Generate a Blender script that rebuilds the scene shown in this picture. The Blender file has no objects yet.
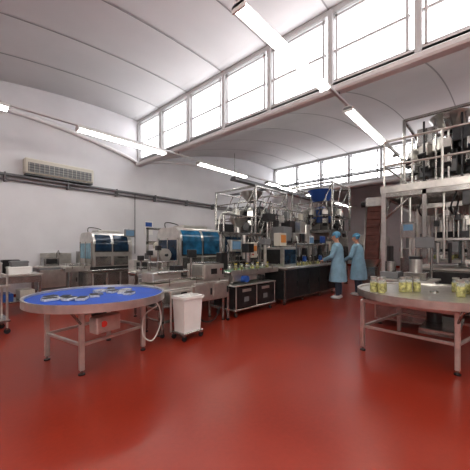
import bpy, math, random
from mathutils import Vector, Matrix, Quaternion
random.seed(4)
S=bpy.context.scene
try:
    S.view_settings.view_transform='Standard'; S.view_settings.gamma=.90
except Exception: pass

# ---------------------------------------------------------------- materials
def mat(name,col,rough=.5,metal=0.,noise=0.,nscale=8.,emit=None,es=0.,bump=0.,trans=0.,alpha=1.,spec=.5,rvar=0.):
    m=bpy.data.materials.new(name); m.use_nodes=True
    nt=m.node_tree; b=nt.nodes['Principled BSDF']
    b.inputs['Base Color'].default_value=(*col,1)
    b.inputs['Roughness'].default_value=rough
    b.inputs['Metallic'].default_value=metal
    b.inputs['Specular IOR Level'].default_value=spec
    if trans: b.inputs['Transmission Weight'].default_value=trans
    if alpha<1: b.inputs['Alpha'].default_value=alpha
    if emit:
        b.inputs['Emission Color'].default_value=(*emit,1); b.inputs['Emission Strength'].default_value=es
    if noise or bump or rvar:
        tc=nt.nodes.new('ShaderNodeTexCoord'); n=nt.nodes.new('ShaderNodeTexNoise')
        n.inputs['Scale'].default_value=nscale; n.inputs['Detail'].default_value=5
        nt.links.new(tc.outputs['Object'],n.inputs['Vector'])
        if noise:
            r=nt.nodes.new('ShaderNodeValToRGB')
            r.color_ramp.elements[0].position=.3; r.color_ramp.elements[1].position=.7
            r.color_ramp.elements[0].color=(*[c*(1-noise) for c in col],1)
            r.color_ramp.elements[1].color=(*[min(1,c*(1+noise)) for c in col],1)
            nt.links.new(n.outputs['Fac'],r.inputs['Fac']); nt.links.new(r.outputs['Color'],b.inputs['Base Color'])
        if rvar:
            mr=nt.nodes.new('ShaderNodeMapRange'); mr.inputs['To Min'].default_value=rough-rvar; mr.inputs['To Max'].default_value=rough+rvar
            nt.links.new(n.outputs['Fac'],mr.inputs['Value']); nt.links.new(mr.outputs['Result'],b.inputs['Roughness'])
        if bump:
            bp=nt.nodes.new('ShaderNodeBump'); bp.inputs['Strength'].default_value=bump; bp.inputs['Distance'].default_value=.01
            nt.links.new(n.outputs['Fac'],bp.inputs['Height']); nt.links.new(bp.outputs['Normal'],b.inputs['Normal'])
    return m
STEEL=mat('stainless_steel',(.42,.41,.39),.24,.9,.2,6)
STEELB=mat('brushed_steel_light',(.62,.605,.57),.28,.8,.12,9)
DARK=mat('dark_steel',(.05,.05,.052),.3,.6,.2,10)
BLACK=mat('black_rubber',(.012,.012,.014),.5)
GREY=mat('grey_plastic',(.18,.185,.19),.45,0,.05)
WHITE=mat('white_plastic',(.78,.77,.75),.4,0,.03)
CREAM=mat('cream_housing',(.58,.55,.48),.45)
BLUE=mat('blue_belt',(.008,.085,.50),.38,0,.1,3,spec=.25)
BLUEP=mat('blue_paint',(.025,.09,.34),.4)
BLUEW=mat('dark_tinted_guard',(.010,.03,.06),.08,0,.5,6)
CYANW=mat('blue_tinted_guard',(.015,.10,.19),.08,0,.6,5)
CYANL=mat('pale_blue_guard',(.20,.40,.50),.08,0,.3,5)
RED=mat('red_plastic',(.5,.03,.02),.4)
ORANGE=mat('orange_panel',(.62,.24,.05),.4)
YEL=mat('yellow_plastic',(.75,.55,.04),.4)
GREEN=mat('green_belt',(.08,.42,.2),.5)
BROWN=mat('brown_red_belt',(.14,.04,.028),.5,0,.25)
WALL=mat('wall_plaster',(.65,.645,.665),.8,0,.05,1.2)
CEIL=mat('ceiling_plaster',(.74,.725,.725),.85,0,.05,.6)
SEAM=mat('ceiling_seam',(.38,.37,.37),.8)
FRAME=mat('window_frame_white',(.60,.60,.60),.5)
SKYP=mat('daylit_glass',(.9,.93,.97),.3,0,0,1,(.98,.98,1.),4.4)
TUBE=mat('fluorescent_tube',(1,1,1),.4,0,0,1,(1,.98,.92),22)
PIPE=mat('grey_conduit',(.17,.17,.18),.45,.3)
GLASS=mat('clear_glass',(.85,.92,.9),.05,0,alpha=.25)
GLASS2=mat('clear_guard_sheet',(.6,.65,.65),.05,0,alpha=.08)
OIL=mat('pickled_vegetables',(.40,.38,.16),.22,0,.6,28)
FILM=mat('packed_tray',(.55,.57,.6),.25,.2,.4,30)
SCREEN=mat('display_screen',(.06,.1,.14),.2,0,0,1,(.3,.5,.7),.2)
COAT=mat('blue_lab_coat',(.27,.45,.57),.75,0,.14,7,bump=.5)
CAP=mat('blue_hair_net',(.13,.36,.56),.8,0,.1,30)
SKIN=mat('skin',(.6,.33,.23),.5)
TROU=mat('dark_trousers',(.05,.06,.09),.8)
SHOE=mat('white_clog',(.6,.6,.6),.5)
HOSE=mat('translucent_hose',(.7,.7,.66),.3)

# floor material
FLOOR=bpy.data.materials.new('red_epoxy_floor'); FLOOR.use_nodes=True
nt=FLOOR.node_tree; b=nt.nodes['Principled BSDF']
tc=nt.nodes.new('ShaderNodeTexCoord')
n1=nt.nodes.new('ShaderNodeTexNoise'); n1.inputs['Scale'].default_value=.7; n1.inputs['Detail'].default_value=7; n1.inputs['Roughness'].default_value=.55
n2=nt.nodes.new('ShaderNodeTexNoise'); n2.inputs['Scale'].default_value=28; n2.inputs['Detail'].default_value=6
mx=nt.nodes.new('ShaderNodeMix'); mx.data_type='FLOAT'; mx.inputs[0].default_value=.25
r=nt.nodes.new('ShaderNodeValToRGB')
r.color_ramp.elements[0].position=.32; r.color_ramp.elements[0].color=(.225,.022,.0095,1)
r.color_ramp.elements[1].position=.68; r.color_ramp.elements[1].color=(.32,.036,.016,1)
for n in (n1,n2): nt.links.new(tc.outputs['Object'],n.inputs['Vector'])
nt.links.new(n1.outputs['Fac'],mx.inputs[2]); nt.links.new(n2.outputs['Fac'],mx.inputs[3])
nt.links.new(mx.outputs[0],r.inputs['Fac']); nt.links.new(r.outputs['Color'],b.inputs['Base Color'])
mr=nt.nodes.new('ShaderNodeMapRange'); mr.inputs['From Min'].default_value=.3; mr.inputs['From Max'].default_value=.7
mr.inputs['To Min'].default_value=.27; mr.inputs['To Max'].default_value=.37
b.inputs['Specular IOR Level'].default_value=.38
nt.links.new(mx.outputs[0],mr.inputs['Value']); nt.links.new(mr.outputs['Result'],b.inputs['Roughness'])
bp=nt.nodes.new('ShaderNodeBump'); bp.inputs['Strength'].default_value=.06; bp.inputs['Distance'].default_value=.005
nt.links.new(n2.outputs['Fac'],bp.inputs['Height']); nt.links.new(bp.outputs['Normal'],b.inputs['Normal'])

# ---------------------------------------------------------------- mesh builder
class MB:
    def __init__(s): s.v=[];s.f=[];s.m=[];s.sm=[];s.mats=[];s.X=Matrix.Identity(4)
    def mi(s,m):
        if m not in s.mats: s.mats.append(m)
        return s.mats.index(m)
    def add(s,vs,fs,m,smooth=False):
        o=len(s.v); s.v+=[tuple(s.X@Vector(p)) for p in vs]; k=s.mi(m)
        for f in fs: s.f.append([o+i for i in f]); s.m.append(k); s.sm.append(smooth)
    def box(s,c,d,m,rz=0,rx=0,ry=0,bv=None):
        h=[x/2 for x in d]; 
        if bv is None: bv=min(.008,min(h)*.3)
        R=Matrix.Rotation(rz,3,'Z')@Matrix.Rotation(ry,3,'Y')@Matrix.Rotation(rx,3,'X'); C=Vector(c)
        idx={};vs=[]
        for sx in(-1,1):
            for sy in(-1,1):
                for sz in(-1,1):
                    sg=(sx,sy,sz)
                    for k in range(3):
                        p=[sg[i]*(h[i]-(0 if i==k else bv)) for i in range(3)]
                        idx[(sg,k)]=len(vs); vs.append(C+R@Vector(p))
        fs=[]
        def sgn(k,a,k1,b1,k2,b2):
            t=[0,0,0]; t[k]=a;t[k1]=b1;t[k2]=b2; return tuple(t)
        for k in range(3):
            k1,k2=(k+1)%3,(k+2)%3
            for a in(-1,1):
                q=[idx[(sgn(k,a,k1,i,k2,j),k)] for i,j in((-1,-1),(1,-1),(1,1),(-1,1))]
                fs.append(q if a>0 else q[::-1])
            for a in(-1,1):
                for b_ in(-1,1):
                    q=[idx[(sgn(k,-1,k1,a,k2,b_),k1)],idx[(sgn(k,1,k1,a,k2,b_),k1)],idx[(sgn(k,1,k1,a,k2,b_),k2)],idx[(sgn(k,-1,k1,a,k2,b_),k2)]]
                    fs.append(q if a*b_>0 else q[::-1])
        for sx in(-1,1):
            for sy in(-1,1):
                for sz in(-1,1):
                    t=[idx[((sx,sy,sz),k)] for k in range(3)]
                    fs.append(t if sx*sy*sz>0 else t[::-1])
        s.add(vs,fs,m)
    def bx(s,x0,x1,y0,y1,z0,z1,m,**k): s.box(((x0+x1)/2,(y0+y1)/2,(z0+z1)/2),(abs(x1-x0),abs(y1-y0),abs(z1-z0)),m,**k)
    def cyl(s,p0,p1,r,m,r1=None,n=16,cap=True):
        p0=Vector(p0);p1=Vector(p1); r1=r if r1 is None else r1
        d=(p1-p0).normalized(); u=d.orthogonal().normalized(); w=d.cross(u)
        A=[p0+(u*math.cos(2*math.pi*i/n)+w*math.sin(2*math.pi*i/n))*r for i in range(n)]
        B=[p1+(u*math.cos(2*math.pi*i/n)+w*math.sin(2*math.pi*i/n))*r1 for i in range(n)]
        s.add(A+B,[[i,(i+1)%n,n+(i+1)%n,n+i] for i in range(n)],m,True)
        if cap:
            s.add(A,[list(range(n))[::-1]],m); s.add(B,[list(range(n))],m)
    def lathe(s,prof,c,m,n=24,smooth=True):
        c=Vector(c);vs=[];fs=[]
        for r,z in prof:
            for i in range(n):
                a=2*math.pi*i/n; vs.append(c+Vector((r*math.cos(a),r*math.sin(a),z)))
        for j in range(len(prof)-1):
            for i in range(n):
                fs.append([j*n+i,j*n+(i+1)%n,(j+1)*n+(i+1)%n,(j+1)*n+i])
        s.add(vs,fs,m,smooth)
    def tube(s,pts,rad,m,n=10,cap=True):
        pts=[Vector(p) for p in pts]; k=len(pts)
        if not isinstance(rad,(list,tuple)): rad=[rad]*k
        vs=[];u=None
        for i,p in enumerate(pts):
            d=(pts[min(i+1,k-1)]-pts[max(i-1,0)]).normalized()
            if u is None: u=d.orthogonal().normalized()
            else:
                u=(u-d*u.dot(d)); u=u.normalized() if u.length>1e-5 else d.orthogonal().normalized()
            w=d.cross(u)
            for j in range(n):
                a=2*math.pi*j/n; vs.append(p+(u*math.cos(a)+w*math.sin(a))*rad[i])
        fs=[[i*n+j,i*n+(j+1)%n,(i+1)*n+(j+1)%n,(i+1)*n+j] for i in range(k-1) for j in range(n)]
        if cap: fs+= [list(range(n))[::-1],[(k-1)*n+j for j in range(n)]]
        s.add(vs,fs,m,True)
    def curve(s,pts,rad,m,n=8,sub=6):
        P=[Vector(p) for p in pts]; P=[P[0]*2-P[1]]+P+[P[-1]*2-P[-2]]; out=[]
        for i in range(1,len(P)-2):
            for k in range(sub):
                t=k/sub; a,b_,c,d=P[i-1],P[i],P[i+1],P[i+2]
                out.append(.5*((2*b_)+(c-a)*t+(2*a-5*b_+4*c-d)*t*t+(3*b_-a-3*c+d)*t**3))
        out.append(P[-2]); s.tube(out,rad,m,n)
    def prism(s,prof,x0,x1,m):
        n=len(prof); A=[(x0,y,z) for y,z in prof]; B=[(x1,y,z) for y,z in prof]
        s.add(A+B,[[i,(i+1)%n,n+(i+1)%n,n+i] for i in range(n)]+[list(range(n))[::-1],[n+i for i in range(n)]],m)
    def ell(s,c,r,m,n=16,k=10):
        vs=[];fs=[]
        for j in range(k+1):
            t=math.pi*j/k
            for i in range(n):
                a=2*math.pi*i/n
                vs.append((c[0]+r[0]*math.sin(t)*math.cos(a),c[1]+r[1]*math.sin(t)*math.sin(a),c[2]-r[2]*math.cos(t)))
        for j in range(k):
            for i in range(n): fs.append([j*n+i,j*n+(i+1)%n,(j+1)*n+(i+1)%n,(j+1)*n+i])
        s.add(vs,fs,m,True)
    def obj(s,name,loc=(0,0,0),rz=0,parent=None):
        me=bpy.data.meshes.new(name); me.from_pydata(s.v,[],s.f)
        for m in s.mats: me.materials.append(m)
        me.polygons.foreach_set('material_index',s.m); me.polygons.foreach_set('use_smooth',s.sm)
        me.update(); o=bpy.data.objects.new(name,me); S.collection.objects.link(o)
        o.location=loc; o.rotation_euler=(0,0,rz)
        if parent: o.parent=parent
        return o

# ---------------------------------------------------------------- room shell
XB=-12.05; XE=22.75; YR=-7.0; YL=9.63; BAY=8.7; A1=5.35; SILL=4.46; TOP=6.02
AX=[A1-2*BAY,A1-BAY,A1,A1+BAY,A1+2*BAY]
def shz(t): return SILL+(TOP-SILL)*t+.50*4*t*(1-t)
m=MB(); m.bx(XB,XE,YR,YL,-.1,0,FLOOR,bv=0); m.obj('floor')
m=MB(); m.bx(XB-.2,XE+.2,YL,YL+.2,0,7,WALL,bv=0)
for i in range(4):
    N=24; vs=[];fs=[]
    for k in range(N+1):
        t=k/N; x=AX[i]+BAY*t; z=4.42+.62*math.sin(math.pi*t)**.8
        vs+=[(x,YL-.10,z),(x,YL-.10,z+.10),(x,YL,z+.13),(x,YL,z)]
    for k in range(N):
        o=4*k
        for j in range(4): fs.append([o+j,o+(j+1)%4,o+4+(j+1)%4,o+4+j])
    m.add(vs,fs,CEIL,True)
m.obj('wall_left')
m=MB(); m.bx(XB-.2,XE+.2,YR-.2,YR,0,7,WALL,bv=0); m.obj('wall_right')
m=MB(); m.bx(XE,XE+.2,YR,YL,0,7,WALL,bv=0); m.obj('wall_back')
m=MB(); m.bx(XB-.2,XB,YR,YL,0,7,WALL,bv=0); m.obj('wall_rear')
m=MB()
for i in range(4):
    N=28; vs=[];fs=[]
    for y in (YR,YL):
        for off in (0,.15):
            for k in range(N+1):
                vs.append((AX[i]+BAY*k/N,y,shz(k/N)+off))
    n=N+1
    for k in range(N):
        fs.append([k,n*2+k,n*2+k+1,k+1]); fs.append([n+k,n+k+1,n*3+k+1,n*3+k])
        fs.append([k,k+1,n+k+1,n+k]); fs.append([n*2+k,n*3+k,n*3+k+1,n*2+k+1])
    fs.append([0,n,3*n,2*n]); fs.append([N,2*n+N,3*n+N,n+N])
    m.add(vs,fs,CEIL,True)
    m.bx(AX[i]-.10,AX[i]+.12,YR,YL,SILL-.10,SILL+.03,CEIL,bv=.03)
m.obj('ceiling')
m=MB()
for i in range(4):
    y=YL-1.45
    while y>YR:
        N=24
        pts=[(AX[i]+BAY*k/N,y,shz(k/N)) for k in range(N+1)]
        vs=[];fs=[]
        for p in pts: vs+= [(p[0],p[1]-.015,p[2]-.012),(p[0],p[1]+.015,p[2]-.012)]
        for k in range(N): fs.append([2*k,2*k+1,2*k+3,2*k+2])
        m.add(vs,fs,SEAM,True); y-=1.45
m.obj('trim_1')
for nm,a in (('left',(XB,XE,YL-.03,YL)),('right',(XB,XE,YR,YR+.03)),('back',(XE-.03,XE,YR,YL))):
    m=MB(); m.bx(*a,0,.15,FLOOR,bv=0); m.obj('baseboard_'+nm)
wn=1
for ai in (1,2,3):
    ax=AX[ai]; m=MB()
    m.bx(ax+.10,ax+.12,YR,YL,SILL+.02,TOP+.1,SKYP,bv=0)
    m.bx(ax,ax+.12,YR,YL,SILL+.03,SILL+.12,FRAME); m.bx(ax-.02,ax+.12,YR,YL,TOP-.10,TOP+.06,FRAME)
    y=YL
    while y>YR:
        m.bx(ax-.03,ax+.09,y-.08,y+.02,SILL,TOP,FRAME)
        a0=y-1.37
        m.bx(ax+.03,ax+.09,a0,y-.06,SILL+.72,SILL+.77,FRAME)
        for yy in (y-.13,a0+.05): m.bx(ax+.02,ax+.09,yy-.022,yy+.022,SILL+.1,TOP-.08,FRAME)
        m.bx(ax+.02,ax+.09,a0,y-.06,SILL+.14,SILL+.19,FRAME); m.bx(ax+.02,ax+.09,a0,y-.06,TOP-.18,TOP-.13,FRAME)
        y-=1.45
    m.obj('window_%d'%wn); wn+=1

# ---------------------------------------------------------------- lights
def fixture_row(y,z,segs,x0,x1):
    m=MB(); m.bx(x0,x1,y-.03,y+.03,z+.06,z+.11,FRAME); 
    for x in AX[:4]:
        if x0<x<x1: m.cyl((x,y,z+.1),(x,y,SILL-.10),.012,PIPE,n=6)
    m.obj('lighting_rail')
    for a,b_ in segs:
        m=MB(); L=b_-a
        m.prism([(-.10,0),(-.06,.06),(.06,.06),(.10,0)],-L/2,L/2,WHITE)
        m.bx(-L/2,-L/2+.03,-.1,.1,-.05,.04,WHITE); m.bx(L/2-.03,L/2,-.1,.1,-.05,.04,WHITE)
        for yy in(-.045,.045): m.cyl((-L/2+.03,yy,-.03),(L/2-.03,yy,-.03),.02,TUBE,n=10)
        m.obj('fluorescent_light',((a+b_)/2,y,z))
fixture_row(2.18,4.18,[(-1.2,1.2),(2.45,4.75),(5.75,8.2),(9.6,12.0),(13.3,15.8)],-10,21)
fixture_row(7.18,4.18,[(-1.2,1.2),(2.45,4.85),(6.1,8.55),(9.9,12.3),(13.4,15.9),(17,19.4)],-10,21)
fixture_row(-2.8,4.18,[(-1.2,1.2),(2.45,4.85),(6.1,8.55),(9.9,12.3),(-5,-2.6)],-10,21)

def area(name,loc,rot,sx,sy,p,col=(1,1,1)):
    l=bpy.data.lights.new(name,'AREA'); l.shape='RECTANGLE'; l.size=sx;l.size_y=sy;l.energy=p;l.color=col
    o=bpy.data.objects.new(name,l); o.location=loc;o.rotation_euler=rot; S.collection.objects.link(o); return o
w=bpy.data.worlds.new('World'); S.world=w; w.use_nodes=True
w.node_tree.nodes['Background'].inputs[0].default_value=(.8,.88,1,1); w.node_tree.nodes['Background'].inputs[1].default_value=1
area('rear_fill_light_1',(-3.0,-1.6,4.0),(0,math.radians(-60),math.radians(40)),1.4,5,330,(1,.96,.9))  # added fill light, unseen behind the camera, brightens the machine fronts

# ---------------------------------------------------------------- helpers for machines
def leg(m,x,y,z1,w=.05,z0=0,mt=STEEL):
    m.bx(x-w/2,x+w/2,y-w/2,y+w/2,z0+.05,z1,mt); m.cyl((x,y,z0),(x,y,z0+.015),.035,BLACK,n=12); m.cyl((x,y,z0+.01),(x,y,z0+.06),.012,STEEL,n=8)
def caster(m,x,y,z=.11):
    m.cyl((x,y-.015,.045),(x,y+.015,.045),.045,BLACK,n=16); m.bx(x-.03,x+.03,y-.03,y+.03,z-.03,z,STEEL)
    for s_ in(-.022,.022): m.bx(x-.015,x+.015,y+s_-.003,y+s_+.003,.03,z-.02,STEEL)
def cabinet(m,x0,x1,y0,y1,z0,z1,mt,doors=2,dm=None):
    m.bx(x0,x1,y0,y1,z0,z1,mt); dm=dm or mt
    w_=(x1-x0)/doors
    for i in range(doors):
        a=x0+i*w_+.02; b_=a+w_-.04
        m.bx(a,b_,y0-.015,y0,z0+.03,z1-.03,dm); m.bx(b_-.05,b_-.03,y0-.04,y0-.015,(z0+z1)/2-.06,(z0+z1)/2+.06,BLACK)
    m.bx(x0-.015,x0,y0+.03,y1-.03,z0+.03,z1-.03,dm)
def jar(m,x,y,z,r=.045,h=.13,c=OIL,glass=True):
    m.lathe([(0.001,0),(r*.95,0),(r,.01),(r,h*.60),(r*.9,h*.68),(.001,h*.68)],(x,y,z),c,14)
    m.lathe([(r*1.0,h*.58),(r*.82,h*.82),(r*.8,h*.9)],(x,y,z),GLASS,14)
    m.cyl((x,y,z+h*.88),(x,y,z+h),r*.86,STEELB if glass else YEL,n=14)
def conveyor(m,x0,x1,y0,y1,z,belt=GREY,legs=True,h0=0):
    m.bx(x0,x1,y0+.02,y1-.02,z-.05,z,belt)
    m.bx(x0,x1,y0-.01,y0+.02,z-.09,z+.03,STEELB); m.bx(x0,x1,y1-.02,y1+.01,z-.09,z+.03,STEELB)
    for x in(x0,x1): m.cyl((x,y0+.02,z-.025),(x,y1-.02,z-.025),.026,STEEL)
    for yy in (y0-.02,y1+.02): m.cyl((x0,yy,z+.09),(x1,yy,z+.09),.007,STEEL,n=8)
    nn=max(2,int((x1-x0)/.5))
    for i in range(nn):
        x=x0+(i+.5)*(x1-x0)/nn
        for yy in (y0-.02,y1+.02): m.cyl((x,yy,z-.02),(x,yy,z+.1),.008,STEEL,n=8)
    if legs:
        for x in (x0+.12,x1-.12):
            for y in(y0+.03,y1-.03): leg(m,x,y,z-.08,.04)
            m.bx(x-.015,x+.015,y0+.03,y1-.03,.22,.25,STEEL)

def rotary(r,feet,top,H=.8):
    m=MB()
    m.lathe([(0.001,H),(r-.03,H)],(0,0,0),top,56,False)
    m.lathe([(r-.03,H),(r-.03,H+.025),(r,H+.03),(r,H-.06),(r-.03,H-.06),(r-.03,H-.03),(.001,H-.03)],(0,0,0),STEELB,56,False)
    m.cyl((0,0,H-.2),(0,0,H-.03),.14,STEEL,n=20); m.cyl((0,0,H-.42),(0,0,H-.2),.09,DARK,n=20)
    m.cyl((0,0,H),(0,0,H+.02),.05,STEEL,n=20)
    for i,(x,y) in enumerate(feet):
        leg(m,x,y,H-.1,.055,0,STEELB)
        x2,y2=feet[(i+1)%len(feet)]
        for z,w_ in((H-.12,.05),(.33,.035)):
            L=math.hypot(x2-x,y2-y); m.box(((x+x2)/2,(y+y2)/2,z),(L,w_,w_),STEELB,rz=math.atan2(y2-y,x2-x))
        L=math.hypot(x,y); m.box((x/2,y/2,H-.12),(L,.05,.05),STEEL,rz=math.atan2(y,x))
        k=r*.94/L; m.tube([(x,y,H-.25),(x*k,y*k,H-.05)],.014,STEEL,8)
    return m
LT=(1.54,3.74,0)
m=rotary(.81,[(-.34,-.37),(.52,-.17),(.39,.60),(-.47,.40)],BLUE)
m.box((-.12,-.46,.55),(.3,.14,.18),STEELB,rz=.2); m.box((-.17,-.535,.56),(.09,.01,.09),WHITE,rz=.2); m.cyl((-.17,-.547,.56),(-.17,-.540,.56),.035,RED,n=16)
m.curve([(.45,-.25,.72),(.61,-.37,.66),(.67,-.37,.4),(.57,-.33,.16),(.45,-.29,.25),(.47,-.29,.5),(.61,-.37,.62)],.009,HOSE,8)
m.obj('rotary_table',LT)
m=MB()
for (x,y,a) in [(-.50,.15,.3),(-.38,.02,1.0),(-.38,-.12,.5),(-.28,-.22,.9),(-.55,-.0,.1),(.2,.05,.6),(.26,-.10,1.0),(.10,.22,.2),(.38,.05,.4),(.28,-.25,.7),(-.1,-.1,1.3),(.28,.28,1.1)]:
    m.box((x,y,.8165),(.15,.105,.03),FILM,rz=a); m.box((x,y,.8345),(.13,.088,.006),BLACK if random.random()<.55 else STEELB,rz=a)
m.obj('packed_food_trays',LT)
RT=(4.65,.60,0)
m=rotary(.95,[(-.67,-.3),(.45,-.55),(.6,.55),(-.56,.74)],STEELB)
m.bx(-.5,.4,-.3,.1,.34,.42,STEEL); m.obj('rotary_table',RT)
m=MB(); pl=[]
for k in range(60):
    if k<14: x,y=-.42+random.uniform(-.11,.11),.60+random.uniform(-.10,.10)
    elif k<24: x,y=-.12+random.uniform(-.10,.10),.30+random.uniform(-.12,.12)
    else: x,y=.02+random.uniform(-.25,.25),-.36+random.uniform(-.16,.16)
    if math.hypot(x,y)>.82 or any(math.hypot(x-a,y-b_)<.105 for a,b_ in pl): continue
    pl.append((x,y)); jar(m,x,y,.8015,.047,.20)
m.obj('glass_jars',RT)
# ---------------------------------------------------------------- infeed conveyor machine with bin
m=MB()
conveyor(m,0,1.68,.1,.55,.80,CREAM)
m.bx(.05,1.6,.12,.5,.42,.46,STEEL)
cabinet(m,.75,1.6,.02,.5,.45,.78,STEELB,2)
cabinet(m,1.0,1.5,.05,.55,.83,1.10,STEELB,1); m.bx(1.05,1.45,.1,.5,1.1,1.13,STEEL)
m.cyl((.15,-.02,.62),(.15,.3,.62),.09,STEEL); m.cyl((.5,-.02,.62),(.5,.1,.62),.07,BLACK)
m.bx(.05,.6,.2,.55,.84,1.0,STEELB); m.cyl((.1,.15,1.0),(.7,.15,1.0),.02,STEEL)
for x in (.25,.5,.75): m.cyl((x,.62,.75),(x,.62,1.15),.012,STEEL,n=8)
m.cyl((.2,.62,1.15),(.8,.62,1.15),.012,STEEL,n=8)
m.bx(1.15,1.3,.03,.05,.92,1.02,BLACK); m.cyl((1.4,.03,1.0),(1.4,.05,1.0),.02,RED,n=12)
m.bx(.02,.75,.0,.03,.60,.74,STEELB); m.bx(.02,.75,.0,.02,.22,.26,STEEL)
for x in (.1,.7,1.58): m.bx(x-.02,x+.02,.0,.04,.05,.62,STEEL); m.cyl((x,.005,.035),(x,.035,.035),.035,BLACK,n=14)
m.curve([(.6,.0,.5),(.7,-.1,.3),(.9,-.05,.12),(1.2,0,.1),(1.4,.05,.3)],.012,BLACK,8)
m.bx(.1,.3,.55,.75,.4,.95,GREY); m.box((.72,.5,.98),(.2,.16,.2),DARK)
m.cyl((.9,.3,.82),(.9,.3,1.3),.02,STEEL,n=8); m.box((.9,.28,1.3),(.2,.05,.14),DARK)
m.obj('infeed_conveyor',(2.43,3.80,0))
m=MB()
def bin_(m,w1,w2,d1,d2,z0,h,mt):
    def ring(w_,d,z): return [(-w_,-d,z0+z),(w_,-d,z0+z),(w_,d,z0+z),(-w_,d,z0+z)]
    vs=ring(w1,d1,0)+ring(w2,d2,h)+ring(w2+.02,d2+.02,h)+ring(w2+.02,d2+.02,h-.04)+ring(w2-.015,d2-.015,h)+ring(w1-.015,d1-.015,.02)
    fs=[[3,2,1,0]]
    def br(a,b_): 
        for i in range(4): fs.append([a*4+i,a*4+(i+1)%4,b_*4+(i+1)%4,b_*4+i])
    br(0,1);br(1,3);br(3,2);br(2,4);br(4,5);fs.append([20,21,22,23]); m.add(vs,fs,mt)
bin_(m,.165,.185,.115,.14,.12,.54,WHITE)
m.bx(-.2,.2,-.15,.15,.09,.12,STEEL)
for x in(-.17,.17):
    for y in(-.12,.12): m.cyl((x,y-.012,.04),(x,y+.012,.04),.04,BLACK,n=14); m.bx(x-.015,x+.015,y-.015,y+.015,.06,.1,STEEL)
for x in(-.215,.215): m.bx(x-.012,x+.012,.13,.155,.1,.72,STEELB)
m.bx(-.225,.225,.155,.175,.69,.72,STEELB)
m.obj('plastic_bin',(2.82,3.56,0),.05)

# ---------------------------------------------------------------- tray sealers with tinted guards
def sealer(name,loc,L,W,H,win1,win2,feed=.9,arm=True,zlo=.33,winb=None):
    m=MB(); winb=winb or win1
    for x in(.1,L-.1):
        for y in (.1,W-.1): leg(m,x,y,.2,.07)
    cabinet(m,0,L,0,W,.16,.8,STEELB,3,STEEL)
    m.bx(-.05,L+.05,-.06,W+.05,.8,.86,STEEL)
    z0=.93
    m.bx(.05,L-.05,.03,W,.86,z0,DARK)
    prof=[(0,z0)]+[(.26-.26*math.cos(a),H-.30+.30*math.sin(a)) for a in [math.pi/2*i/7 for i in range(8)]]+[(W-.2+.2*math.sin(a),H-.2+.2*math.cos(a)) for a in [math.pi/2*i/6 for i in range(7)]]+[(W,z0)]
    m.prism(prof,.02,L-.02,STEELB)
    nn=2
    for i in range(nn):
        wm=(winb,win1)[i]
        a=.07+i*(L-.14)/nn; b_=a+(L-.14)/nn-.07
        m.bx(a-.02,b_+.02,-.018,-.004,z0+zlo-.03,H-.30,DARK,bv=.003)
        m.bx(a,b_,-.026,-.016,z0+zlo,H-.30,wm,bv=.003)
        vs=[];fs=[]
        for k in range(5):
            t=math.pi/2*k/7.5; y=.26-.272*math.cos(t); z=H-.30+.312*math.sin(t); vs+=[(a,y,z),(b_,y,z)]
        for k in range(4): fs.append([2*k,2*k+1,2*k+3,2*k+2])
        m.add(vs,fs,wm,True)
        m.bx((a+b_)/2-.08,(a+b_)/2+.08,-.05,-.03,z0+.22,z0+.24,BLACK)
        m.bx(a,b_,-.012,0,z0+.03,z0+.26,STEEL)
    m.bx(.0,.02,.14,W-.12,z0+.2,H-.28,win2,bv=.003)
    for y in(.08,W/2,W-.1): m.bx(-.012,.012,y-.015,y+.015,z0,H-.24,STEEL)
    m.bx(L*.25,L*.8,W*.35,W*.8,H,H+.07,STEELB)
    conveyor(m,-feed,0,.15,.5,.92,CREAM,False); leg(m,-feed+.12,.2,.85,.04); leg(m,-feed+.12,.45,.85,.04)
    if feed>.6:
        m.cyl((-.25,.15,1.25),(-.25,.6,1.25),.14,STEELB,n=24); m.cyl((-.25,.1,1.25),(-.25,.65,1.25),.03,DARK)
        m.bx(-.3,.05,.62,.66,1.1,1.35,STEEL)
        m.bx(-.75,-.4,.55,.8,.2,1.15,STEELB); m.bx(-.7,-.45,.535,.55,.8,1.1,DARK)
        for k in range(3): m.cyl((-.8+.2*k,.2,.95),(-.8+.2*k,.2,1.2+.1*k),.025,STEEL,n=8); m.box((-.8+.2*k,.2,1.2+.1*k),(.1,.1,.1),DARK)
    if arm:
        m.tube([(L-.1,.25,H-.02),(L-.1,.2,H+.08),(L-.1,.02,H+.1)],.018,STEEL,8)
        m.box((L-.1,-.02,H+.0),(.28,.05,.2),GREY); m.box((L-.1,-.05,H+.0),(.22,.01,.14),SCREEN)
    m.curve([(.2,W-.1,H-.05),(.25,W,H+.15),(.5,W-.1,H+.12),(.6,W-.2,H)],.012,BLACK,8)
    m.curve([(L,.5,.9),(L+.06,.5,1.3),(L+.04,.6,H-.1)],.02,BLACK,8)
    m.obj(name,loc)
sealer('tray_sealing_machine',(3.75,5.0,0),1.35,.9,1.86,CYANW,BLUEW,.9,False,.33,CYANW)
sealer('tray_sealing_machine',(2.85,7.3,0),1.05,.9,1.8,BLUEW,CYANL,.55,True,.4)

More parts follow.
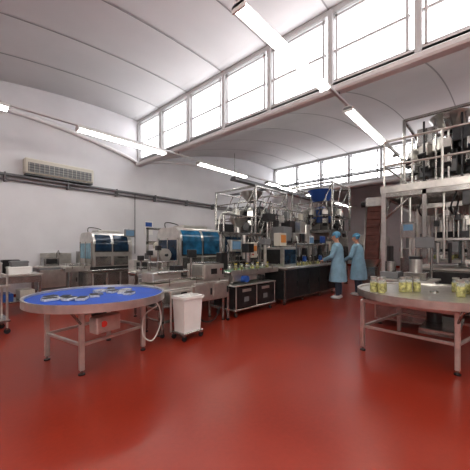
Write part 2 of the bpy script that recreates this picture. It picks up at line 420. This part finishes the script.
# ---------------------------------------------------------------- checkweigher + outfeed with jars
m=MB()
conveyor(m,0,1.66,.1,.5,.92,GREEN,False)
m.bx(0,1.35,0,.62,.16,.62,DARK); cabinet(m,0,1.35,0,.62,.16,.62,STEEL,2,DARK)
for x in(.08,1.27):
    for y in(.06,.56): caster(m,x,y,.165)
m.bx(-.03,1.38,-.03,.65,.62,.65,STEELB); m.bx(-.02,1.37,-.02,.64,.14,.17,STEELB)
for x in (0.0,.66,1.33): m.bx(x,x+.025,-.022,0,.17,.62,STEELB)
for x in (.2,.85): m.bx(x,x+.28,-.02,-.014,.5,.56,STEELB); m.bx(x+.05,x+.2,-.024,-.018,.3,.4,GREY)
for x in (.2,.7,1.2):
    m.cyl((x,.3,.62),(x,.3,.85),.03,STEEL)
m.bx(.1,1.2,.15,.5,.7,.84,STEELB)
m.cyl((.4,.02,.75),(.4,.2,.75),.07,BLUEP); m.cyl((.95,.02,.75),(.95,.2,.75),.06,DARK)
for i in range(8): jar(m,.15+i*.19,.3,.925,.04,.14,OIL if i%3 else STEELB,i%2==0)
m.bx(.35,.6,.52,.6,.6,1.45,STEEL); m.box((.47,.45,1.45),(.34,.12,.26),STEELB); m.box((.47,.385,1.46),(.26,.01,.18),SCREEN)
m.bx(1.5,1.56,.5,.56,0,1.75,STEEL); m.bx(.1,1.56,.5,.56,1.69,1.75,STEEL); m.bx(.1,.16,.5,.56,.6,1.75,STEEL)
m.box((1.1,.5,1.35),(.26,.2,.36),CREAM); m.box((1.1,.39,1.39),(.18,.01,.12),ORANGE); m.cyl((1.04,.39,1.25),(1.04,.37,1.25),.02,RED,n=10)
m.cyl((.8,.45,1.15),(.8,.45,1.7),.05,STEELB); m.cyl((1.4,.3,1.0),(1.4,.3,1.5),.04,STEELB); m.box((1.4,.3,1.55),(.2,.2,.14),GREY)
m.cyl((.75,.3,1.08),(.75,.3,1.3),.06,STEEL); m.bx(.65,.85,.2,.4,1.3,1.5,DARK)
for k in range(6): m.curve([(.2+.2*k,.53,1.7),(.3+.2*k,.45,1.4),(.22+.2*k,.5,1.15),(.3+.2*k,.4,.9)],.01,BLACK,6,4)
m.bx(.05,.25,.45,.6,.95,1.3,DARK); m.bx(.15,1.5,.3,.34,1.1,1.13,STEEL)
m.obj('checkweigher_conveyor',(4.2,3.8,0))

# ---------------------------------------------------------------- filling machine in front of workers
m=MB(); L=3.0
cabinet(m,0,L,0,1.1,.12,.88,STEEL,5,DARK)
for x in (.1,1,2,L-.1): leg(m,x,.08,.15,.07)
m.bx(-.03,L+.05,-.08,1.15,.88,.93,STEELB)
m.bx(.1,.7,.1,.9,.93,1.42,STEELB); m.bx(.14,.66,.085,.1,1.0,1.36,BLUEW,bv=.002); m.bx(.085,.1,.2,.8,1.0,1.36,DARK,bv=.002)
for i in range(6):
    x=.85+i*.33
    m.cyl((x,.5,.93),(x,.5,1.5),.03,STEEL); m.cyl((x,.5,1.25),(x,.5,1.48),.08,STEELB,r1=.13,n=20); m.cyl((x,.5,1.05),(x,.5,1.25),.03,STEELB,r1=.08,n=20)
    m.curve([(x,.5,1.48),(x+.05,.6,1.75),(x+.1,.9,1.85)],.018,BLACK if i%2 else HOSE,8)
    m.box((x,.3,1.3),(.12,.1,.2),(STEELB,GREY,DARK)[i%3]); m.cyl((x,.3,1.0),(x,.3,1.2),.02,STEEL,n=8)
    m.box((x+.15,.2,1.1),(.1,.08,.14),(DARK,BLUEP,STEEL)[i%3]); m.cyl((x+.15,.2,.93),(x+.15,.2,1.1),.012,STEEL,n=6)
m.bx(.8,2.8,.75,.95,1.4,1.6,STEEL); m.bx(.8,2.8,.15,.2,1.48,1.53,STEEL)
for x in(.8,1.8,2.78):
    m.bx(x-.025,x+.025,.15,.2,.93,1.53,STEEL); m.bx(x-.025,x+.025,.95,1.0,.93,2.6,STEEL)
m.bx(.75,2.85,.93,1.02,1.9,1.97,STEEL); m.bx(.75,2.85,.95,1.0,2.55,2.6,STEEL)
m.tube([(.8,.97,1.95),(1.8,.97,2.58)],.02,STEEL,8); m.tube([(1.8,.97,2.58),(2.78,.97,1.95)],.02,STEEL,8)
m.box((.4,.4,1.62),(.3,.2,.34),CREAM); m.box((.4,.295,1.64),(.22,.012,.2),ORANGE)
m.box((1.5,.1,1.62),(.3,.06,.22),STEELB); m.box((1.5,.068,1.62),(.24,.008,.16),SCREEN)
m.box((2.3,.12,1.66),(.26,.06,.2),BLUEP); m.box((1.05,.12,1.68),(.2,.06,.22),DARK)
for i in range(8): jar(m,.95+i*.18,.22,.93,.035,.12,OIL,True)
for k in range(12):
    m.curve([(.9+k*.16,.95,1.9+.6*(k%2)),(1.0+k*.16,.9,1.5),(.9+k*.17,.7,1.2),(.95+k*.17,.6,.95)],.012,BLACK,6,4)
m.bx(.8,1.25,.55,1.0,1.6,2.0,GREY); m.bx(1.4,2.2,.6,1.0,1.62,1.85,STEELB); m.cyl((2.5,.8,1.6),(2.5,.8,2.15),.13,STEELB,n=20)
m.bx(1.3,1.6,.65,.95,1.85,2.2,DARK); m.box((2.1,.8,2.05),(.3,.25,.35),STEELB)
m.cyl((.25,.7,1.42),(.25,.7,2.2),.03,STEEL); m.box((.25,.65,2.2),(.3,.22,.2),DARK)
for k in range(7): m.box((.95+k*.28,.9,2.1+.15*(k%3)),(.14,.12,.2),(DARK,STEELB,GREY,BLUEP,STEEL,CREAM,DARK)[k]); m.cyl((.95+k*.28,.95,1.95),(.95+k*.28,.95,2.55),.014,STEEL,n=6)
m.obj('filling_machine',(5.95,3.76,0))

# ---------------------------------------------------------------- multihead weighers on towers
def weigher(H,w=1.5,cone=STEELB,body=STEEL,n=10,rail=True,R=.62,dense=0,cage=0):
    m=MB(); h=w/2
    for x in(-h,h):
        for y in(-h,h): m.bx(x-.05,x+.05,y-.05,y+.05,0,H,STEEL); m.cyl((x,y,0),(x,y,.02),.09,STEEL,n=12)
    for z in (H-.05,H*.55):
        for s_ in(-h,h): m.bx(-h,h,s_-.035,s_+.035,z-.05,z+.05,STEEL); m.bx(s_-.035,s_+.035,-h,h,z-.05,z+.05,STEEL)
    m.lathe([(.35,H),(h*1.2,H),(h*1.2,H+.03),(.35,H+.03)],(0,0,0),DARK,4,False)
    m.cyl((0,0,H-.75 if H>1 else H*.2),(0,0,H+.25),.1,STEELB,r1=.55,n=24,cap=False)
    m.cyl((0,0,max(.0,H-1.1)),(0,0,H-.75 if H>1 else H*.2),.1,STEELB,n=20)
    m.cyl((0,0,H+.3),(0,0,H+.78),R*.55,body,n=24); m.cyl((0,0,H+.25),(0,0,H+.3),R*.7,DARK,n=24)
    for i in range(n):
        a=2*math.pi*i/n; c,s_=math.cos(a),math.sin(a)
        for (rr,z,sx,sz) in ((R*.98,H+.62,.2,.24),(R*.88,H+.33,.18,.22)):
            m.box((rr*c,rr*s_,z),(.2,sx,sz),STEELB if z>H+.5 else STEEL,rz=a)
            m.box((rr*c*1.12,rr*s_*1.12,z-.1),(.1,sx*.9,.12),DARK,rz=a,ry=.5)
        m.box((R*.75*c,R*.75*s_,H+.80),(.45,.14,.05),STEELB,rz=a,ry=.12)
    m.cyl((0,0,H+.8),(0,0,H+.98),R*.5,cone,r1=.03,n=24)
    m.cyl((0,0,H+1.15),(0,0,H+1.5),.16,cone,r1=.42,n=20,cap=False); m.lathe([(.42,H+1.5),(.38,H+1.5),(.14,H+1.16)],(0,0,0),DARK,20)
    for a in (0.8,2.4,4,5.5): m.cyl((h*.9*math.cos(a),h*.9*math.sin(a),H),(.38*math.cos(a),.38*math.sin(a),H+1.45),.02,STEEL,n=8)
    for k in range(dense):
        a=random.uniform(0,6.28); x,y=h*.85*math.cos(a),h*.85*math.sin(a)
        m.curve([(x,y,H+.03),(x*1.05,y*1.05,H+.5),(x*.8,y*.8,H+.9),(x*.4,y*.4,H+.95)],.014,BLACK if k%2 else GREY,6,4)
        a+=.5; m.box((h*.95*math.cos(a),h*.95*math.sin(a),H+.22+.5*(k%2)),(.16,.2,.26),(GREY,STEELB,DARK)[k%3],rz=a)
    if cage:
        q=h+.1; T=H+cage
        for x in(-q,q):
            for y in(-q,q): m.bx(x-.03,x+.03,y-.03,y+.03,H,T,STEEL)
        for s_ in(-q,q):
            m.bx(-q,q,s_-.03,s_+.03,T-.06,T,STEEL); m.bx(s_-.03,s_+.03,-q,q,T-.06,T,STEEL)
            m.tube([(-q,s_,H+.05),(0,s_,T-.05)],.018,STEEL,6); m.tube([(s_,-q,T-.05),(s_,0,H+.05)],.018,STEEL,6)
        for z_ in (.35,.6):
            m.tube([(-h,-h,H*z_-.3),(h,-h,H*z_+.5)],.02,STEEL,6); m.tube([(-h,-h,H*z_+.5),(-h,h,H*z_-.3)],.02,STEEL,6)
        for k in range(12):
            x=random.uniform(-h,h); z=random.uniform(.5,H-.4)
            m.box((x,-h+.05,z),(.26,.14,.34),(GREY,STEELB,DARK,STEEL,CREAM,BLUEP)[k%6]); m.box((-h+.05,x,z+.2),(.14,.24,.3),(DARK,STEEL,STEELB)[k%3])
            m.curve([(x,-h,z),(x+.1,-h-.03,z+.5),(x-.05,-h,H-.1),(x,-h,H+.4)],.013,BLACK,6,4)
    if rail:
        q=h+.12
        for x in(-q,0,q):
            for y in(-q,q): m.cyl((x,y,H),(x,y,H+1.0),.02,STEEL,n=8)
        for y in (-q,q):
            m.cyl((y,0,H),(y,0,H+1),.02,STEEL,n=8)
            for z in(H+.5,H+1): m.cyl((-q,y,z),(q,y,z),.02,STEEL,n=8); m.cyl((y,-q,z),(y,q,z),.02,STEEL,n=8)
    return m
m=weigher(1.9,1.6,STEELB,DARK,dense=14,R=.68,cage=1.5)
for yy in(-1.2,-.8):
    m.tube([(-1.5,yy,.02),(-.5,yy,2.0)],.03,STEELB,8); m.tube([(-1.5,yy,.95),(-.5,yy,2.9)],.02,STEEL,8)
for i in range(8):
    t=(i+.5)/8; m.box((-1.5+1.0*t,-1.0,.02+1.98*t),(.18,.4,.03),STEEL)
m.obj('multihead_weigher',(8.05,6.5,0))
m=weigher(2.05,1.4,BLUEP,BLUEP,R=.72,dense=14,cage=1.7)
m.cyl((0,0,3.2),(0,0,3.62),.3,BLUEP,r1=.5,n=24,cap=False)
m.box((0,-.8,1.35),(1.2,.06,.9),STEEL); m.box((-.8,.1,1.3),(.06,1.0,.8),DARK)
m.obj('multihead_weigher',(10.5,5.0,0))

m=MB()
m.box((0,.0,.45),(.55,.5,.7),STEEL); m.cyl((0,0,.8),(0,0,1.05),.25,STEELB,r1=.45,n=4,cap=False)
for yy in(-.26,.26):
    m.tube([(.1,yy,.25),(.55,yy,2.9)],.035,STEELB,8)
m.prism([(-.22,.2),(.22,.2),(.22,.5),(-.22,.5)],-.2,.5,BROWN)
m.box((.36,0,1.6),(.2,.42,2.75),BROWN,ry=.17)
for i in range(9): m.box((.1+.045*i+.03,0,.5+.27*i),(.16,.38,.1),BROWN,ry=.17)
m.box((.75,0,2.95),(.7,.5,.3),STEELB); m.cyl((.55,.3,2.9),(.55,.42,2.9),.1,DARK)
for x in(-.22,.22):
    for y in(-.2,.2): m.cyl((x,y,0),(x,y,.12),.03,STEEL)
m.obj('bucket_elevator',(9.8,3.0,0))

# ---------------------------------------------------------------- work platform on the right with weigher
PX,PY=6.5,-1.2; PL,PW,PH=2.9,2.9,2.55
m=MB()
for x in (0,PL):
    for y in (0,PW): 
        m.bx(x-.045,x+.045,y-.045,y+.045,0,PH,STEELB); m.bx(x-.1,x+.1,y-.1,y+.1,0,.015,STEEL)
for y in(0,PW): m.bx(0,PL,y-.04,y+.04,PH-.12,PH,STEEL)
for x in(0,PL/2,PL): m.bx(x-.04,x+.04,0,PW,PH-.12,PH,STEEL)
k=0
while k*.12<PL: m.bx(k*.12-.012,k*.12+.012,0,PW,PH,PH+.03,STEEL,bv=0); k+=1
k=0
while k*.12<PW: m.bx(0,PL,k*.12-.012,k*.12+.012,PH,PH+.028,STEEL,bv=0); k+=1
m.bx(-.06,-.045,-.05,PW+.05,PH-.02,PH+.12,STEELB); m.bx(-.05,PL+.05,PW+.045,PW+.06,PH-.02,PH+.12,STEELB)
for x in [0,PL/2,PL]:
    for y in [0,PW]: m.cyl((x,y,PH),(x,y,PH+1.05),.022,STEELB,n=10)
for y in (PW*.33,PW*.66):
    m.cyl((0,y,PH),(0,y,PH+1.05),.022,STEELB,n=10)
for z in(PH+.55,PH+1.05):
    m.cyl((0,0,z),(0,PW,z),.022,STEELB,n=10)
    for y in(0,PW): m.cyl((0,y,z),(PL,y,z),.022,STEELB,n=10)
m.tube([(.02,PW,PH-.55),(.5,PW,PH-.1)],.02,STEEL,8); m.tube([(0,PW-.02,PH-.55),(0,PW-.5,PH-.1)],.02,STEEL,8)
m.bx(-.04,.04,PW-.75,PW-.67,1.2,PH,STEEL)
for y in (PW-.3,PW-.45,PW-1.0): m.cyl((.1,y,PH),(.1,y,1.2),.022,STEELB,n=8)
m.box((-.02,PW-.45,1.75),(.12,.24,.3),STEEL); m.box((-.085,PW-.45,1.8),(.01,.16,.12),SCREEN)
for y in (.6,1.0,1.5): m.box((.1,y,PH-.25),(.2,.25,.25),(DARK,STEEL,GREY)[int(y*2)%3])
for y in (.4,.8,1.2,1.7,2.2): m.curve([(.05,y,PH-.1),(.1,y+.1,PH-.4),(.3,y+.05,PH-.5),(.5,y,PH-.15)],.015,BLACK,6,4)
m.obj('work_platform',(PX,PY,0))
m=weigher(.35,1.3,STEELB,DARK,n=12,rail=False,R=.78,dense=20)
for x in (-.78,.78):
    for y in (-.78,.78): m.bx(x-.03,x+.03,y-.03,y+.03,0.02,1.75,STEEL)
    m.bx(x-.03,x+.03,-.78,.78,1.7,1.76,STEEL); m.bx(-.78,.78,x-.03,x+.03,1.7,1.76,STEEL)
m.bx(-.78,.78,-.06,.06,1.55,1.65,STEEL); m.box((-.5,.4,1.3),(.3,.3,.4),STEEL); m.box((-.6,-.3,1.2),(.3,.4,.3),DARK)
for k in range(7): m.cyl((-.78,-.7+k*.22,.2),(-.78,-.7+k*.22,1.3+.15*(k%3)),.022,(STEELB,STEEL,DARK)[k%3],n=8)
m.obj('multihead_weigher',(PX+1.75,PY+1.95,PH+.035))
m=MB()
cabinet(m,-.8,.8,-.8,.8,.1,.95,STEEL,2,DARK)
for x in(-.75,.75):
    for y in(-.75,.75): leg(m,x,y,.15,.06); m.bx(x-.03,x+.03,y-.03,y+.03,.95,2.3,STEELB)
m.bx(-.85,.85,-.85,.85,.95,1.0,STEELB); m.bx(-.78,.78,-.78,.78,2.22,2.32,STEELB)
m.cyl((0,0,1.0),(0,0,2.12),.13,STEEL,n=20); m.cyl((0,0,1.1),(0,0,1.16),.62,STEELB,n=32); m.cyl((0,0,1.62),(0,0,1.74),.58,DARK,n=32); m.cyl((0,0,1.98),(0,0,2.06),.5,STEELB,n=32)
for i in range(16):
    a=2*math.pi*i/16; x,y=.54*math.cos(a),.54*math.sin(a)
    m.cyl((x,y,1.36),(x,y,1.64),.028,STEELB,n=10); m.cyl((x,y,1.32),(x,y,1.38),.05,DARK,n=12); m.cyl((x,y,1.74),(x,y,1.98),.04,WHITE if i%2 else STEELB,n=10)
    m.curve([(x,y,1.95),(x*1.15,y*1.15,2.1),(x*.5,y*.5,2.2)],.012,HOSE,6,4)
    jar(m,x,y,1.16,.045,.14,OIL if i%2 else STEELB)
m.bx(-.80,-.74,-.75,.75,1.55,1.6,STEELB)
for y in(-.3,.15,.45): m.box((-.7,y,1.42),(.1,.16,.22),(STEELB,GREY,WHITE)[int(y*10)%3]); m.cyl((-.7,y,1.5),(-.7,y,2.2),.018,STEEL,n=8)
for k in range(8): m.cyl((-.78,-.65+k*.18,1.6),(-.78,-.65+k*.18,2.22),.015,STEELB,n=6); m.box((-.78,-.6+k*.17,1.9+.1*(k%3)),(.06,.09,.12),(DARK,STEELB)[k%2])
for k in range(6): m.cyl((-.8,-.6+k*.2,1.1),(-.8,-.6+k*.2,1.5),.03,(STEEL,DARK,STEELB)[k%3],n=10)
for y in(-.78,.78): m.bx(-.72,.72,y-.004,y+.004,1.02,2.2,GLASS2,bv=.001)
m.obj('capping_machine',(7.85,.45,0))
m=MB()
cabinet(m,0,.7,0,.9,.1,.8,STEELB,1,STEEL); m.bx(-.03,.73,-.03,.93,.8,.84,STEELB)
for x in(.08,.62):
    for y in(.08,.82): leg(m,x,y,.14,.05)
m.bx(.1,.5,.1,.45,.84,.97,STEEL); m.bx(.15,.55,.55,.85,.84,.96,GREY); m.cyl((.35,.3,.97),(.35,.3,1.2),.1,STEELB,n=20); m.cyl((.35,.3,1.2),(.35,.3,1.25),.11,DARK,n=20)
m.cyl((.3,.7,.96),(.3,.7,1.15),.09,STEEL,n=20)
m.cyl((.6,.1,.84),(.6,.1,1.5),.02,STEEL,n=8); m.box((.58,.2,1.5),(.06,.3,.2),GREY)
m.obj('packing_bench',(5.67,.75,0))

# ---------------------------------------------------------------- left side items
m=MB()
m.bx(0,1.7,0,.7,.8,.84,STEELB); m.bx(.02,1.68,.02,.68,.25,.28,STEEL)
for x in (.06,1.64):
    for y in(.06,.64): leg(m,x,y,.8,.05)
m.bx(.05,1.65,.0,.02,.66,.8,STEEL)
for k in range(4): m.bx(.15+k*.38,.42+k*.38,.1,.5,.28,.28+.16+.05*(k%2),(GREY,WHITE,BLUEP,CREAM)[k])
m.obj('steel_workbench',(.15,7.4,0))
m=MB()
for x,y,z,a,b_,c,mt in [(.1,.1,0,.45,.35,.18,CREAM),(.1,.1,.18,.43,.33,.18,WHITE),(.65,.15,0,.35,.3,.26,STEELB),(1.1,.1,0,.4,.3,.16,WHITE),(1.15,.12,.16,.3,.25,.12,GREY),(1.05,.42,0,.3,.2,.3,DARK)]:
    m.bx(x,x+a,y,y+b_,z,z+c,mt); m.bx(x-.01,x+a+.01,y-.01,y+b_+.01,z+c-.04,z+c-.01,mt)
m.obj('storage_crates',(.15,7.42,.842))
m=MB()
m.bx(0,.9,0,.55,.76,.8,STEELB)
m.bx(0,.9,0,.55,.2,.23,STEEL); m.bx(.1,.45,.1,.45,.23,.4,WHITE); m.bx(.5,.85,.08,.45,.8,.92,STEEL); m.bx(.1,.4,.1,.4,.8,.86,WHITE)
for x in (.04,.86):
    for y in(.04,.51):
        m.cyl((x,y,.09),(x,y,.95),.018,STEELB,n=10); m.cyl((x-.0,y-.012,.045),(x,y+.012,.045),.045,BLACK,n=16); m.bx(x-.02,x+.02,y-.02,y+.02,.06,.1,STEEL)
for x in (.04,.86): m.cyl((x,.04,.95),(x,.51,.95),.018,STEELB,n=10)
m.obj('steel_trolley',(.10,5.85,0))
m=MB()
cabinet(m,0,.8,0,.6,.1,.88,STEELB,2); m.bx(-.03,.83,-.03,.63,.88,.92,STEEL); m.bx(0,.8,.58,.62,.92,1.25,STEELB)
m.tube([(.4,.55,.92),(.4,.55,1.25),(.4,.4,1.32),(.4,.3,1.22)],.015,STEEL,8)
for x in (.08,.72):
    for y in (.08,.5): leg(m,x,y,.12,.05)
m.bx(.9,1.0,.2,.5,0,1.3,STEEL)
m.obj('wash_basin',(2.3,8.95,0))
m=MB()
m.bx(0,.7,0,.5,.35,.9,GREY); m.bx(.05,.65,-.01,0,.4,.85,STEELB); m.bx(.0,.7,0,.5,.9,.94,STEELB); m.bx(.15,.5,.1,.4,.94,1.15,STEEL); m.bx(.2,.45,.09,.1,1.0,1.12,DARK)
for x in (.06,.64):
    for y in (.06,.44): leg(m,x,y,.36,.05)
m.obj('weighing_station',(1.95,8.3,0))
m=MB()
m.bx(0,.35,0,.02,0,.5,WHITE); m.bx(.04,.31,-.004,0,.3,.46,BLUEP); m.obj('wall_notice',(5.6,YL-.025,1.9))
m=MB()
cabinet(m,0,.9,0,.7,.1,.85,STEELB,2); m.bx(.05,.85,.05,.65,.85,1.25,GREY); m.cyl((.45,-.05,1.45),(.45,.6,1.45),.15,CREAM,n=28); m.cyl((.45,-.08,1.45),(.45,.63,1.45),.05,DARK)
m.bx(.1,.16,.6,.66,1.2,2.0,STEEL); m.bx(.74,.8,.6,.66,1.2,2.0,STEEL); m.bx(.1,.8,.6,.66,1.5,1.6,STEEL); m.bx(.1,.8,.6,.66,1.94,2.0,STEEL)
for x in(.08,.82):
    for y in(.08,.62): leg(m,x,y,.12,.05)
m.obj('film_wrapping_machine',(4.35,6.9,0))
m=MB()
cabinet(m,0,1.3,0,.45,.1,1.8,STEEL,2,STEELB); m.bx(0,1.3,0,.45,0,.1,DARK)
m.box((.35,-.02,1.4),(.3,.01,.2),SCREEN); m.cyl((1.0,-.02,1.5),(1.0,-.045,1.5),.03,RED,n=12)
m.bx(.5,1.0,.05,.4,1.8,2.0,GREY)
m.obj('electrical_cabinet',(5.7,7.6,0))
m=MB()
cabinet(m,0,1.2,0,.75,.12,1.2,STEELB,2,DARK); m.bx(.1,.8,.1,.65,1.2,1.75,STEEL); m.bx(.14,.76,.088,.1,1.26,1.7,BLUEW,bv=.002)
m.cyl((1.0,.4,1.2),(1.0,.4,2.0),.1,STEELB); m.cyl((1.0,.4,2.0),(1.0,.4,2.25),.1,STEELB,r1=.28,cap=False)
for x in(.1,1.1):
    for y in(.1,.65): leg(m,x,y,.14,.06)
m.bx(-.05,0,.2,.5,1.2,1.9,GREY); m.curve([(.2,.4,1.75),(.3,.4,2.3),(.8,.4,2.4),(1.0,.4,2.2)],.03,STEELB,8)
m.bx(.2,.6,.2,.5,1.75,2.05,DARK); m.bx(.0,.05,.0,.05,1.2,2.3,STEEL); m.bx(1.15,1.2,.0,.05,1.2,2.3,STEEL); m.bx(0,1.2,0,.05,2.26,2.3,STEEL)
m.obj('labelling_machine',(5.25,5.15,0))
m=MB()
cabinet(m,0,1.8,0,.9,.1,1.5,STEEL,3,DARK); m.bx(.1,1.7,.1,.8,1.5,1.9,STEELB); m.cyl((.5,.4,1.9),(.5,.4,2.4),.2,STEELB); m.cyl((1.3,.4,1.9),(1.3,.4,2.3),.12,BLUEP)
m.bx(0,1.8,0,.9,0,.1,BLACK)
m.obj('packing_machine',(11.8,3.2,0))
m=MB()
cabinet(m,0,1.6,0,.9,.1,1.4,STEELB,2,STEEL); m.bx(0,1.6,0,.9,0,.1,BLACK); m.bx(.2,1.4,.15,.75,1.4,1.9,GREY)
m.cyl((.4,.4,1.9),(.4,.4,2.5),.1,STEELB); m.tube([(.4,.4,2.5),(.4,.8,2.8),(1.4,.8,2.8)],.08,STEELB,12)
m.obj('mixing_machine',(11.5,1.6,0))

# ---------------------------------------------------------------- wall services
m=MB()
m.bx(0,1.8,-.26,0,0,.42,CREAM,bv=.03)
m.bx(.08,1.72,-.275,-.26,.04,.30,GREY,bv=.002)
for i in range(14): m.bx(.1+i*.118,.11+i*.118,-.285,-.27,.05,.29,CREAM,bv=.001)
for i in range(3): m.bx(.08,1.72,-.285,-.272,.08+i*.07,.095+i*.07,DARK,bv=.001)
m.bx(.02,1.78,-.22,-.02,-.05,0,DARK)
m.obj('air_conditioner',(1.9,YL-.005,3.44))
m=MB()
m.cyl((XB+.1,YL-.12,3.34),(15,YL-.12,3.34),.045,PIPE); m.cyl((XB+.1,YL-.08,3.22),(15,YL-.08,3.22),.022,PIPE)
x=-6
while x<15: m.bx(x-.02,x+.02,YL-.18,YL,3.16,3.4,PIPE); x+=1.5
m.cyl((5.2,YL-.06,1.2),(5.2,YL-.06,3.3),.015,PIPE)
m.obj('wall_pipes')
m=MB()
m.bx(6.5,13.9,5.9,6.1,3.5,3.56,PIPE); m.bx(6.5,13.9,5.88,5.9,3.5,3.6,PIPE)
for k in range(4): m.cyl((6.5,5.94+k*.04,3.58),(13.9,5.94+k*.04,3.58),.015,BLACK,n=8)
for x in (6.6,13.8): m.cyl((x,6,3.56),(x,6,4.35),.01,STEEL,n=6)
m.obj('cable_tray')
m=MB()
m.cyl((9.9,-6.9,3.88),(9.9,9.4,3.88),.03,PIPE); m.cyl((10,-6.9,3.96),(10,9.4,3.96),.02,PIPE)
m.obj('overhead_pipes')

# ---------------------------------------------------------------- workers
def worker(name,loc,rz,h=1.0,headturn=0.,lean=.06,armz=0.):
    root=bpy.data.objects.new(name,None); S.collection.objects.link(root); root.location=loc; root.rotation_euler=(0,0,rz); root.scale=(h,h,h)
    m=MB(); K=COAT
    def ringloft(rings):
        n=24; vs=[]
        for (cx,cy,z,rx,ry) in rings:
            for i in range(n):
                a=2*math.pi*i/n; c,s_=math.cos(a),math.sin(a)
                e=.8; w_=1+.05*math.sin(7*a+z*3)*max(0,min(1,(1.1-z)*2))
                vs.append((cx+w_*rx*math.copysign(abs(c)**e,c),cy+w_*ry*math.copysign(abs(s_)**e,s_),z))
        k=len(rings); fs=[[j*n+i,j*n+(i+1)%n,(j+1)*n+(i+1)%n,(j+1)*n+i] for j in range(k-1) for i in range(n)]
        fs+=[list(range(n))[::-1],[(k-1)*n+i for i in range(n)]]
        m.add(vs,fs,K,True)
    ln=lambda z: lean*max(0,z-.95)
    ringloft([(0,ln(z),z,rx*1.12,ry*1.12) for z,rx,ry in [(.46,.245,.195),(.6,.235,.185),(.75,.22,.17),(.9,.205,.155),(1.0,.19,.14),(1.1,.175,.13),(1.2,.18,.13),(1.3,.19,.13),(1.38,.185,.115),(1.43,.155,.10),(1.47,.09,.075),(1.5,.05,.05)]])
    for s_ in(-1,1):
        m.tube([(s_*.09,0,.9),(s_*.1,.01,.5),(s_*.1,-.01,.3),(s_*.1,-.01,.1),(s_*.1,-.01,.05)],[.085,.068,.064,.052,.05],K,16)
        m.ell((s_*.11,.05,.045),(.05,.13,.045),K); m.ell((s_*.1,-.03,.05),(.042,.06,.05),K)
    m.tube([(0,ln(1.45),1.42),(0,ln(1.5)+.01,1.56)],[.06,.052],K,16)
    hc=Vector((0,ln(1.6)+.02,1.645)); H=Matrix.Translation(hc)@Matrix.Rotation(headturn,4,'Z')@Matrix.Rotation(-.3,4,'X')
    m.X=H
    m.ell((0,0,.02),(.077,.096,.105),K,20,14); m.ell((0,.03,-.05),(.056,.062,.068),K); m.tube([(0,.09,.02),(0,.118,-.02),(0,.1,-.03)],[.008,.016,.01],K,10)
    for s_ in(-1,1): m.ell((s_*.079,-.005,-.01),(.012,.02,.032),K,10,8)
    m.ell((0,.093,-.055),(.024,.012,.009),K,10,6)
    m.ell((0,-.025,.05),(.098,.112,.092),K,20,14)
    m.X=Matrix.Identity(4)
    tips=[]
    for s_ in(-1,1):
        sh=Vector((s_*.19,ln(1.38),1.385)); el=Vector((s_*.29,.10,1.12)); wr=Vector((s_*.17,.335,1.02+armz*s_))
        m.tube([sh-Vector((s_*.05,0,-.01)),sh,(sh+el)/2,el,(el+wr)/2,wr-(wr-el)*.03,wr],[.065,.078,.07,.062,.056,.05,.03],K,16)
        d=(wr-el).normalized(); p=wr+d*.05
        m.ell(tuple(p),(.04,.05,.02),K,14,8)
        side=Vector((1,0,0)); 
        for f,(off,ll) in enumerate(((-.03,.062),(-.01,.075),(.011,.07),(.031,.055))):
            b0=p+side*off+d*.03; m.tube([b0,b0+d*ll*.5+Vector((0,0,.004)),b0+d*ll*.8+Vector((0,0,-.012)),b0+d*ll+Vector((0,0,-.035))],[.0098,.0095,.009,.0075],K,8)
        b0=p-side*s_*.03-d*.02; m.tube([b0,b0-side*s_*.028+d*.02,b0-side*s_*.034+d*.05+Vector((0,0,-.012))],[.013,.011,.009],K,8)
        tips.append(wr)
    o=m.obj(name+'_body')
    rm=o.modifiers.new('r','REMESH'); rm.mode='VOXEL'; rm.voxel_size=.0075; rm.use_smooth_shade=True
    sm=o.modifiers.new('s','SMOOTH'); sm.iterations=3; sm.factor=.5
    dg=bpy.context.evaluated_depsgraph_get(); me=bpy.data.meshes.new_from_object(o.evaluated_get(dg))
    bpy.data.objects.remove(o)
    me.materials.clear()
    for q in (COAT,CAP,SKIN,TROU,SHOE): me.materials.append(q)
    Hi=H.inverted()
    for p in me.polygons:
        c=p.center; p.use_smooth=True; k=0
        if c.z<.1: k=4
        elif c.z<.457 : k=3
        elif c.z>1.5:
            l=Hi@c
            k=1 if (l.z> -.04 and ((l.x/.098)**2+((l.y+.025)/.112)**2+((l.z-.05)/.092)**2)>.80 and (l.z>.045 or l.y<.02)) else 2
        elif c.z>1.455 and math.hypot(c.x,c.y-ln(c.z))<.075: k=2
        elif any((c-w_).length<.2 and c.y>w_.y+.0 for w_ in tips) : k=2
        p.material_index=k
    ob=bpy.data.objects.new('body',me); S.collection.objects.link(ob); ob.parent=root
    m=MB(); m.X=H
    for s_ in(-1,1): m.ell((s_*.03,.088,.015),(.012,.008,.008),WHITE,10,8); m.ell((s_*.03,.0945,.015),(.005,.003,.005),BLACK,8,6)
    m.X=Matrix.Identity(4)
    e=m.obj('eyes',parent=root)
    return root
worker('worker',(7.78,3.20,0),0.15,1.04,.35)
worker('worker',(8.72,2.98,0),-.05,1.03,.6,.08,.02)

# ---------------------------------------------------------------- camera
cd=bpy.data.cameras.new('camera'); cd.lens=286/470*36; cd.sensor_width=36; cd.shift_y=13/470; cd.clip_start=.05
co=bpy.data.objects.new('camera',cd); S.collection.objects.link(co); co.location=(0,0,1.4); co.rotation_euler=(math.radians(90),0,math.radians(-47.8))
S.camera=co
